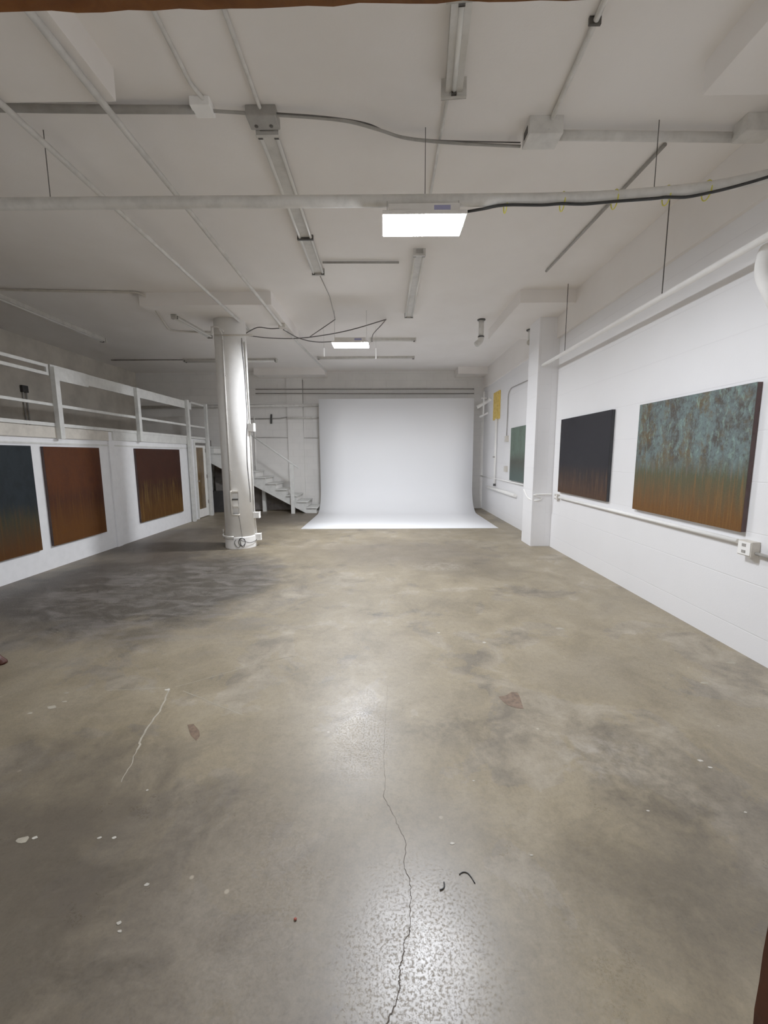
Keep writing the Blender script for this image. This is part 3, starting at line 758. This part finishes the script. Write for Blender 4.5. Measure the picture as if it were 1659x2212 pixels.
strip_lamp('thin crosswise fixture behind the rear lamp, nearest the backdrop', a_, b_, .10, .05, 1)
a_, b_ = AZ(800, 737, ZC-.06), AZ(898, 737, ZC-.06)
strip_lamp('short crosswise fixture just right of the rear lamp', a_, b_, .10, .05, 1)

# lit LED fixtures
def emis(name, col, st_):
    m = bpy.data.materials.new(name); m.use_nodes = True; t_ = m.node_tree; t_.nodes.clear()
    e_ = t_.nodes.new('ShaderNodeEmission'); o_ = t_.nodes.new('ShaderNodeOutputMaterial')
    e_.inputs['Color'].default_value = col; e_.inputs['Strength'].default_value = st_
    t_.links.new(e_.outputs[0], o_.inputs['Surface']); return m
LED1, LED2 = 206.0, 290.0
M['led1'] = emis('led_front', (.89, .93, 1.0, 1), LED1)
M['led2'] = emis('led_rear', (.90, .93, .98, 1), LED2)
M['led_body'] = paint('led_white_body', (226, 222, 216), .4, .03)
M['sticker'] = paint('blue_grey_sticker', (150, 150, 190), .4, .03)
def led(label, cx, cy, z, w, d, mat, anchor_z):
    t_ = thing('led_high_bay_lamp', label, 'lamp', (cx, cy, z), 'lit hanging lamps')
    b = BM(); box(b, cx-w/2+.04, cx+w/2-.04, cy-d/2+.03, cy+d/2-.03, z+.03, z+.10, .006)
    new_obj('housing', b, M['led_body'], t_)
    new_obj('rim', box(BM(), cx-w/2-.006, cx+w/2+.006, cy-d/2-.006, cy+d/2+.006, z+.006, z+.035, .003), M['led_body'], t_)
    new_obj('diffuser', box(BM(), cx-w/2, cx+w/2, cy-d/2, cy+d/2, z, z+.006), mat, t_)
    for k in (-1, 1):
        x = cx+k*(w/2-.03)
        new_obj('hanging_wire', tube(BM(), [(x, cy, z+.08), (x, cy, anchor_z)], .0025, 6), M['grey_pipe'], t_)
    new_obj('label_sticker', box(BM(), cx+w*.12, cx+w*.32, cy-d/2+.028, cy-d/2+.030, z+.05, z+.085), M['sticker'], t_)
    return t_
l0, l1, l2, l3 = AZ(826, 466, 3.4), AZ(1005, 463, 3.4), AZ(831, 511, 3.4), AZ(992, 511, 3.4)
cx = (l0.x+l1.x+l2.x+l3.x)/4; cyy = (l0.y+l2.y)/2
led('bright white lit panel lamp hanging from the sprinkler pipe, nearer and larger one', cx, cyy, 3.4, .61, l2.y-l0.y, M['led1'], ZQ-.04)
m0, m1 = AZ(717, 741, 3.55), AZ(795, 741, 3.55)
led('lit panel lamp farther back, smaller in view, right of the column head', (m0.x+m1.x)/2, m0.y+.17, 3.55, m1.x-m0.x, .34, M['led2'], ZC)
for px, yb_, lab in ((700, 770, 'left of two bright dangling chains beside the rear lamp'), (812, 775, 'right of two bright dangling chains beside the rear lamp')):
    c = AZ(px, 752, 3.72); e = AY(px, yb_, c.y)
    hc = thing('hanging_chain', lab, 'chain', (c.x, c.y, c.z))
    new_obj('wire', tube(BM(), [(c.x, c.y, ZC-.001), (c.x, c.y, c.z)], .0014, 6), M['grey_pipe'], hc)
    new_obj('chain', tube(BM(), [(c.x, c.y, c.z), (c.x, c.y, e.z)], .011, 8), M['white'], hc)

# long diagonal runs on the ceiling
z_ = 3.90
a_, b_ = AZ(-40, 186, z_), AZ(540, 715, z_)
b_ = Vector((a_.x*0+b_.x, b_.y, z_)); a_ = Vector((b_.x-.03, YF+.05, z_))
q = AZ(0, 222, z_); xm = (q.x+b_.x)/2
pipe('conduit_run', 'white pipe running front to back along the ceiling and ending at the column head', [(q.x+(q.x-b_.x)*.1, q.y-.4, z_), b_], .022)
q0, q1 = AZ(70, 33, z_), AZ(605, 700, z_)
pipe('conduit_run', 'white pipe running front to back along the ceiling just right of the column', [q0+(q0-q1)*.06, q1, AZ(705, 803, z_)], .022)
jb = AZ(610, 705, z_)
o = new_obj('ceiling_box', box(BM(), jb.x-.06, jb.x+.06, jb.y-.06, jb.y+.06, z_-.03, ZP+.0, .006), M['cream']); tag(o, 'small cream box on the ceiling pipe right of the column head', 'electrical box')
zc = ZC-.02
pipe('conduit_run', 'thin conduit from the top left ending with a kink at the crosswise cable', [AZ(325, 10, zc), AZ(412, 182, zc), AZ(440, 215, zc), AZ(446, 226, zc)], .014, corner=.05, cat='conduit')
jb = AZ(438, 238, ZC-.05)
o = new_obj('ceiling_box', box(BM(), jb.x-.07, jb.x+.07, jb.y-.06, jb.y+.06, ZC-.06, ZC, .01), M['white']); tag(o, 'small white ceiling box where the left conduit meets the crosswise run', 'electrical box')
pipe('conduit_run', 'conduit from the top edge running into the long double-tube fixture', [AZ(480, 10, zc), AZ(565, 243, zc), AZ(572, 278, zc)], .014, cat='conduit')
zc2 = ZC-.04
pipe('cross_conduit', 'dark-shadowed crosswise conduit along the ceiling at the upper left', [AZ(-60, 233, zc2), AZ(0, 233, zc2), AZ(220, 236, zc2), AZ(420, 237, zc2)], .026, 'grey_pipe', cat='conduit', smooth=3)
pipe('sagging_cable', 'grey cable bundle sagging across the ceiling between the two upper boxes', [AZ(450, 239, zc2), AZ(560, 246, zc2), AZ(680, 254, zc2), AZ(755, 263, zc2-.01), AZ(820, 281, zc2-.02), AZ(880, 299, zc2-.02), AZ(980, 309, zc2-.01), AZ(1124, 316, zc2)], .011, 'grey_pipe', cat='cable', smooth=5)
pipe('sagging_cable', 'thin dark cable running just beside the sagging grey bundle', [AZ(560, 242, zc2), AZ(700, 252, zc2), AZ(790, 266, zc2), AZ(850, 290, zc2), AZ(940, 303, zc2), AZ(1124, 308, zc2)], .005, 'rod', cat='cable', smooth=5)
# trough box right
t0, t1 = AZ(1130, 318, ZC-.12), AZ(1200, 318, ZC-.12)
tb = thing('ceiling_trough', 'white rectangular cable box on the ceiling, upper right of centre', 'electrical box', ((t0.x+t1.x)/2, t0.y, ZC))
new_obj('box', box(BM(), t0.x, t1.x, t0.y-.14, t0.y+.03, ZC-.12, ZC, .006), M['white_pipe'], tb)
new_obj('end_opening', box(BM(), t0.x-.004, t0.x+.001, t0.y-.10, t0.y-.02, ZC-.09, ZC-.04), M['dark_cap'], tb)
zc3 = ZC-.06
g0, g1 = AZ(1195, 292, zc3), AZ(1602, 297, zc3)
pipe('cross_conduit', 'thick white conduit running right from the cable box to the wall', [g0, g1], .034)
k0 = AZ(1602, 290, ZC-.10)
o = new_obj('ceiling_box', box(BM(), k0.x-.02, k0.x+.24, k0.y-.07, k0.y+.07, ZC-.12, ZC, .008), M['white_pipe']); tag(o, 'white box on the ceiling in the upper right corner by the wall', 'electrical box')
u0, u1, u2 = AZ(1184, 284, ZC-.1), AZ(1190, 262, zc), AZ(1300, 15, zc)
pipe('conduit_run', 'conduit rising from the white cable box toward the top right', [u0, u1, u2, u2+(u2-u1)*.2], .017, corner=.04, cat='conduit')
cl = AZ(1285, 45, zc)
o = new_obj('pipe_clamp', box(BM(), cl.x-.035, cl.x+.035, cl.y-.008, cl.y+.008, ZC-.042, ZC, .003), M['rod']); tag(o, 'small dark clamp on the conduit at the top right', 'clamp')
pipe('diagonal_conduit', 'flat grey conduit running diagonally toward the right under the sprinkler pipe', [AZ(1437, 312, zc), AZ(1180, 586, zc)], .015, 'grey_pipe', cat='conduit')
pipe('lamp_conduit', 'thin conduit from the overhead fixture to the front lamp', [AZ(968, 205, zc), AZ(950, 300, zc), AZ(930, 424, zc)], .012, 'white_pipe', cat='conduit')
pipe('conduit_run', 'short crosswise conduit on the ceiling left of the front lamp', [AZ(697, 567, zc), AZ(862, 567, zc)], .013, 'grey_pipe', cat='conduit')
pipe('conduit_run', 'thin conduit on the left ceiling bending back toward the column', [AZ(-60, 624, zc), AZ(0, 626, zc), AZ(312, 632, zc), AZ(340, 675, ZP-.02), AZ(366, 715, ZP-.02), AZ(460, 719, ZP-.02)], .016, 'cream', cat='conduit', corner=.2)
pipe('conduit_run', 'crosswise conduit on the ceiling behind the column, left part', [AZ(240, 778, zc), AZ(470, 777, zc)], .014, 'grey_pipe', cat='conduit')
pipe('wire', 'thin wire from the end of the double-tube fixture toward the rear lamp', [AZ(692, 597, zc), AZ(712, 640, zc), AZ(724, 688, zc)], .006, 'grey_pipe', cat='wire')
a_ = AX(0, 699, XF+.03); b_ = AX(298, 803, XF+.03)
pipe('pipe', 'brownish pipe along the top of the far left wall', [(XF+.03, 3.0, (a_.z+b_.z)/2), (XF+.03, 12.7, (a_.z+b_.z)/2)], .03, 'grey_pipe')
# horizontal bar and dark cables at the column head
zk = 3.80
yk = CC.y-RC-.022
pipe('conduit_run', 'short crosswise conduit across the front of the column head', [AY(463, 724, yk), AY(546, 724, yk)], .014, 'cream', cat='conduit')
pipe('elbow_pipe', 'small white elbow pipe at the left of the column head', [AY(457, 724, yk), AY(457, 706, yk), AY(470, 706, yk), AY(483, 716, yk)], .016, 'white_pipe')
zk = 3.88
pipe('black_cable', 'dark cable looping from the column head to the ceiling box on its right', [AZ(528, 722, zk), AZ(545, 712, zk), AZ(560, 707, zk), AZ(585, 710, zk), AZ(605, 709, zk)], .009, 'rod', cat='cable', smooth=5)
pipe('black_cable', 'dark cable from the ceiling box curving down toward the rear lamp', [AZ(612, 712, zk), AZ(640, 728, zk), AZ(665, 736, zk), AZ(690, 739, zk), AZ(718, 738, zk)], .009, 'rod', cat='cable', smooth=5)
pipe('black_cable', 'long dark cable from the column head rising right to a ceiling hook', [AZ(536, 725, zk), AZ(580, 730, zk), AZ(640, 731, zk), AZ(700, 724, zk), AZ(760, 712, zk), AZ(834, 690, ZC-.013)], .009, 'rod', cat='cable', smooth=5)
pipe('black_cable', 'short dark cable dropping from the ceiling hook to the rear fixture', [AZ(834, 690, ZC-.013), AZ(822, 704, zk), AZ(806, 722, zk), AZ(803, 736, zk)], .008, 'rod', cat='cable', smooth=5)
pipe('black_cable', 'dark cable rising left from near the rear lamp to the wire above it', [AZ(670, 727, zk), AZ(695, 710, zk), AZ(724, 690, ZC-.01)], .008, 'rod', cat='cable', smooth=5)
# vent stubs near the right drop panel
v0 = AZ(1040, 690, ZC)
vs = thing('vent_pipe', 'white stub pipe hanging from the ceiling left of the right drop panel', 'pipe', (v0.x, v0.y, ZC))
vb = AY(1039, 728, v0.y).z; ve = AY(1034, 745, v0.y).z
new_obj('pipe', tube(BM(), [(v0.x, v0.y, ZC), (v0.x, v0.y, vb)], .05, 16), M['white_pipe'], vs, True)
new_obj('flange', tube(BM(), [(v0.x, v0.y, ZC-.015), (v0.x, v0.y, ZC)], .075, 20), M['dark_grey'], vs)
new_obj('elbow', tube(BM(), round_corners([(v0.x, v0.y, vb), (v0.x, v0.y, vb-.06), (v0.x-.09, v0.y-.04, ve)], .04), .055, 16), M['white_pipe'], vs, True)
new_obj('collar', tube(BM(), [(v0.x, v0.y, vb-.01), (v0.x, v0.y, vb+.015)], .058, 16), M['dark_grey'], vs)
v0 = AZ(1148, 712, ZP)
vs = thing('vent_pipe', 'white stub pipe with open end hanging beside the right pilaster head', 'pipe', (v0.x, v0.y, ZP))
vb = AY(1146, 732, v0.y).z
new_obj('pipe', tube(BM(), [(v0.x, v0.y, ZP), (v0.x, v0.y, vb)], .06, 16), M['white_pipe'], vs, True)
new_obj('flange', tube(BM(), [(v0.x, v0.y, ZP-.015), (v0.x, v0.y, ZP)], .09, 20), M['dark_grey'], vs)
new_obj('open_end', tube(BM(), round_corners([(v0.x, v0.y, vb), (v0.x, v0.y-.02, vb-.06), (v0.x-.06, v0.y-.10, vb-.09)], .03), .05, 16), M['cream'], vs, True)

# ------------------------------------------------------------------ floor marks
crack = [(838, 1480), (833, 1540), (830, 1600), (828, 1640), (833, 1690), (828, 1720), (848, 1755), (862, 1790), (877, 1815), (873, 1870), (886, 1905), (888, 1930), (886, 1950), (885, 2005), (882, 2020), (870, 2036), (872, 2060), (864, 2090), (862, 2120), (864, 2140), (852, 2175), (835, 2212), (826, 2240)]
def jitter(pts, amp, k=6, seed=1):
    random.seed(seed); out = []
    for a, b in zip(pts, pts[1:]):
        for j in range(k):
            p = a.lerp(b, j/k); out.append(p+Vector((random.uniform(-amp, amp), random.uniform(-amp, amp), 0)))
    out.append(pts[-1]); return out
cp = jitter([AZ(x, y) for x, y in crack], .0035, 6, 4)
random.seed(3)
ww = [(.0010+.0036*min(1, max(0, (i/len(cp)-.1))))*random.uniform(.6, 1.3) for i in range(len(cp))]
new_obj('crack', ribbon(BM(), cp, ww), M['crack_dark'], fl)
def rib(pts, w, mat, seed, z=.0012, amp=.006): new_obj('crack' if mat == 'crack_pale' else 'mark', ribbon(BM(), jitter([AZ(x, y) for x, y in pts], amp, 5, seed), w, z), M[mat], fl)
rib([(365, 1487), (354, 1520), (335, 1550), (305, 1595), (296, 1620)], .011, 'crack_pale', 11)
rib([(296, 1620), (282, 1655), (262, 1690)], .005, 'crack_pale', 12)
rib([(232, 1492), (300, 1488), (365, 1486)], .006, 'crack_pale', 13, amp=.003)
rib([(380, 1484), (460, 1462), (560, 1432), (640, 1416)], .006, 'crack_pale', 14, amp=.004)
rib([(395, 1492), (450, 1515), (525, 1545)], .005, 'crack_pale', 15, amp=.003)
def patch(name, pts, mat, z=.0015):
    b = BM(); vs_ = [b.verts.new((p.x, p.y, z)) for p in pts]; b.faces.new(vs_); return new_obj(name, b, M[mat], fl)
patch('worn_patch', [AZ(x, y) for x, y in ((1077, 1505), (1092, 1503), (1105, 1495), (1118, 1496), (1124, 1508), (1128, 1522), (1131, 1531), (1116, 1530), (1098, 1524), (1086, 1515))], 'red_patch')
patch('worn_patch', [AZ(x, y) for x, y in ((405, 1566), (418, 1564), (430, 1578), (432, 1590), (424, 1600), (412, 1588))], 'red_patch')
def blobs(px, py, r, seed, mat='chip', asp=.6):
    random.seed(seed); c = AZ(px, py); n = 9
    patch('paint_chip', [Vector((c.x+r*math.cos(2*PI*i/n)*random.uniform(.6, 1.2), c.y+r*asp*math.sin(2*PI*i/n)*random.uniform(.6, 1.2), 0)) for i in range(n)], mat)
for i, (x, y, r) in enumerate(((112, 1528, .035), (140, 1516, .018), (143, 1497, .02), (65, 1541, .02), (1522, 1475, .035), (1512, 1643, .018), (1533, 1658, .012), (318, 1707, .008), (1023, 1687, .007), (318, 1911, .012), (257, 1994, .010), (259, 2012, .008), (1148, 1848, .007), (1400, 1752, .008), (977, 1822, .010), (50, 1815, .03), (75, 1810, .012), (1211, 1358, .045), (1580, 1432, .04), (362, 1490, .02), (948, 1367, .018), (1046, 1388, .02), (1610, 1755, .007), (215, 1810, .010), (247, 1810, .010))):
    blobs(x, y, r, 40+i, 'chip' if i not in (0, 1, 2, 3, 4, 15, 17, 18) else 'crack_pale')
# scraps lying on the floor
def scrap(lab, pts, r, mat='black', nm='wire_scrap', cat='wire'):
    o = new_obj(nm, tube(BM(), smooth_path([AZ(x, y)+Vector((0, 0, r+.0005)) for x, y in pts], 5), r, 8), M[mat], None, True); tag(o, lab, cat)
scrap('short thick curl of black wire on the floor, left of the longer one', [(950, 1924), (957, 1921), (960, 1914), (959, 1907)], .0028)
scrap('longer thin bent black wire scrap on the floor', [(992, 1890), (1000, 1885), (1010, 1887), (1018, 1896), (1026, 1909)], .0020)
c = AZ(638, 1987); b = BM(); bmesh.ops.create_icosphere(b, subdivisions=2, radius=.006)
for v in b.verts: v.co = Vector((c.x+v.co.x, c.y+v.co.y*.8, .004+v.co.z*.6))
M['red_bit'] = paint('brick_red', (150, 70, 55), .7, .1)
o = new_obj('pebble', b, M['red_bit'], None, True); tag(o, 'tiny brick red crumb on the floor at the lower left of centre', 'debris')

# wooden stool whose splayed foot shows at the left edge
ft = AZ(5, 1434)
sc_ = Vector((ft.x-.24, ft.y-.07, 0))
stl = thing('wooden_stool', 'dark reddish wooden stool with flared leg at the left picture edge', 'stool', sc_)
new_obj('seat', lathe(BM(), [(.15, .42), (.175, .43), (.18, .445), (.175, .462), (.14, .468)], sc_, 40), M['chair_wood'], stl, True)
for k in range(4):
    a = .3+k*PI/2; dv = Vector((math.cos(a), math.sin(a), 0))
    pts = [sc_+dv*.11+Vector((0, 0, .43)), sc_+dv*.15+Vector((0, 0, .3)), sc_+dv*.185+Vector((0, 0, .14)), sc_+dv*.225+Vector((0, 0, .05)), sc_+dv*.25+Vector((0, 0, .012)), sc_+dv*.252+Vector((0, 0, 0))]
    new_obj('leg', tube(BM(), pts, [.022, .02, .02, .026, .034, .033], 12), M['chair_wood'], stl, True)
b = BM(); tube(b, [sc_+Vector((.165*math.cos(2*PI*i/24), .165*math.sin(2*PI*i/24), .2)) for i in range(25)], .009, 8)
new_obj('stretcher_ring', b, M['chair_wood'], stl, True)

# ------------------------------------------------------------------ light, world, camera
w = bpy.data.worlds.new('World'); S.world = w; w.use_nodes = True
w.node_tree.nodes['Background'].inputs['Color'].default_value = (.85, .83, .8, 1)
w.node_tree.nodes['Background'].inputs['Strength'].default_value = .12
cam = bpy.data.cameras.new('Camera'); co = bpy.data.objects.new('Camera', cam); COL.objects.link(co)
co.matrix_world = Matrix(((_r.x, _u.x, -_d.x, CAM.x), (_r.y, _u.y, -_d.y, CAM.y), (_r.z, _u.z, -_d.z, CAM.z), (0, 0, 0, 1)))
cam.sensor_width = 36; cam.sensor_fit = 'AUTO'; cam.lens = F/2212*36
cam.clip_start = .02; cam.clip_end = 60
S.camera = co
S.view_settings.view_transform = 'Standard'
S.view_settings.look = 'None'
S.view_settings.exposure = 0.0
S.view_settings.gamma = 1.3
S.cycles.use_denoising = True
S.cycles.max_bounces = 8; S.cycles.diffuse_bounces = 5; S.cycles.glossy_bounces = 3
S.cycles.use_adaptive_sampling = True; S.cycles.adaptive_threshold = .05; S.cycles.adaptive_min_samples = 12
S.cycles.caustics_reflective = False; S.cycles.caustics_refractive = False
S.cycles.sample_clamp_indirect = 6
